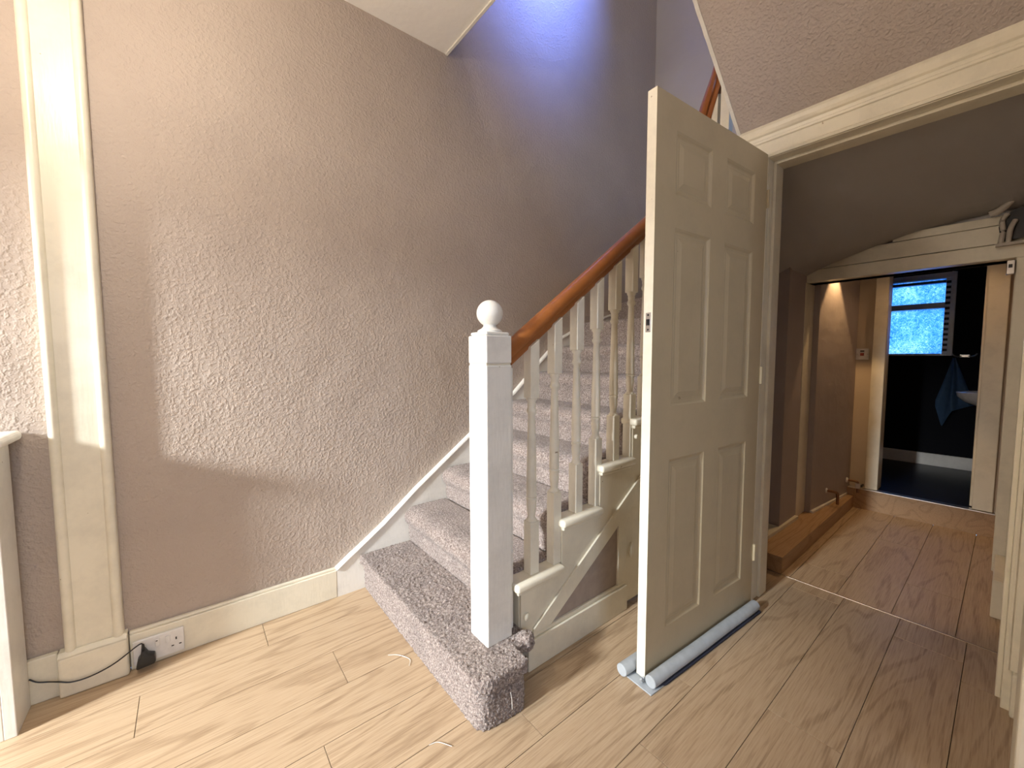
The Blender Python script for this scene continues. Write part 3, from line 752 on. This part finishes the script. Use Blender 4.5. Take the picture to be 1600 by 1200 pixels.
lc = empty('cabinet_catch', (3.035, .030, 1.545), label='small metal catch on the post of the low opening', category='catch')
bm = bmesh.new(); box(bm, -.012, .012, -.0135, .012, -.03, .035); bev(bm, .002, 1); obj('catch_body', bm, STEEL, lc)
bm = bmesh.new(); box(bm, -.016, -.0125, -.006, .006, 0, .016); obj('catch_hole', bm, BLACK, lc)
# basin
ba = empty('wash_basin', (4.86, -.10, .74), label='white ceramic basin on the dark wc wall', category='basin')
bm = bmesh.new(); lathe(bm, [(0, -.02), (.12, -.02), (.24, -.005), (.31, .03), (.345, .07), (.352, .104), (.345, .110), (.325, .110), (.30, .09), (.18, .04), (0, .03)], seg=40)
for v in bm.verts: v.co.x *= .62; v.co.y = max(v.co.y*1.08, -.249)
obj('bowl', bm, CERAM, ba, True)
bm = bmesh.new(); lathe(bm, [(0, -.58), (.09, -.58), (.07, -.3), (.08, .03), (0, .03)], (0, -.13, 0), 20); obj('pedestal', bm, CERAM, ba, True)
bm = bmesh.new(); sweep(bm, spline([(0, -.2, .10), (0, -.2, .17), (0, -.15, .20), (0, -.10, .17)], 5), circ(.011, 8), (1, 0, 0)); obj('tap', bm, STEEL, ba, True)
# hook and towel
hk = empty('towel_hook', (5.2, .262, 1.135), label='chrome double hook on the dark wc wall', category='hook')
bm = bmesh.new(); box(bm, -.012, 0, -.03, .03, -.012, .012); bev(bm, .003, 2); obj('back_plate', bm, STEEL, hk)
for s in (-1, 1):
    bm = bmesh.new(); sweep(bm, spline([(-.01, s*.02, 0), (-.035, s*.04, -.006), (-.05, s*.06, .004), (-.05, s*.072, .02)], 5), circ(.005, 8)); obj('hook_arm', bm, STEEL, hk, True)
bm = bmesh.new(); K1, K2 = 26, 28; g = []
for i in range(K1+1):
    t = i/K1; row = []
    wl = .012+.085*min(1, t*1.15)**1.1; wr = .012+.125*t**1.05
    for j in range(K2+1):
        s = j/K2
        y = .318 + wl*(1-s) - wr*s
        zb = (.69-.9*s) if s < .2 else (.51+.6*(s-.2) if s < .45 else .66+.11*(s-.45))
        z = 1.118-t*(1.118-zb)
        fold = (.010+.028*t)*math.sin(s*9.5+.6) + .010*t*math.sin(s*21+2*t)
        row.append(bm.verts.new((5.155-.012*t+fold*.8, y, z)))
    g.append(row)
for i in range(K1):
    for j in range(K2): bm.faces.new((g[i][j], g[i+1][j], g[i+1][j+1], g[i][j+1]))
bmesh.ops.solidify(bm, geom=bm.faces[:], thickness=.006)
tw = obj('hand_towel', bm, TOWEL, None, True, label='blue hand towel hanging in folds from the chrome hook', category='towel'); at(tw, (5.15, .3, .5))

# ------------------------------------------------------------------ assumed pendant in the hall, unseen (behind the photographer)
pd = empty('assumed_pendant', (-.30, 1.16, CZ), label='assumed bare bulb pendant hanging from the hall ceiling', category='lamp')
bm = bmesh.new(); lathe(bm, [(0, 0), (.04, 0), (.035, -.02), (0, -.02)], seg=20); obj('ceiling_rose', bm, PLASTIC, pd, True)
bm = bmesh.new(); lathe(bm, [(.003, -.34), (.003, -.02)], seg=8); obj('flex', bm, PLASTIC, pd)
bm = bmesh.new(); lathe(bm, [(0, -.45), (.02, -.442), (.03, -.42), (.026, -.395), (.014, -.37), (.014, -.34), (0, -.34)], seg=20); obj('bulb', bm, BULB, pd, True)
l = bpy.data.lights.new('assumed_pendant_glow', 'POINT'); l.energy = 24; l.color = (1, .87, .72); l.shadow_soft_size = .05
lo = bpy.data.objects.new('assumed_pendant_glow', l); COL.objects.link(lo); lo.location = (-.30, 1.16, CZ-.50)
l = bpy.data.lights.new('landing_fill', 'POINT'); l.energy = 26; l.color = (1, .84, .68); l.shadow_soft_size = .08  # warm fill light added over the landing, no lamp fitting there
lo = bpy.data.objects.new('landing_fill', l); COL.objects.link(lo); lo.location = (.4, .3, 4.7)
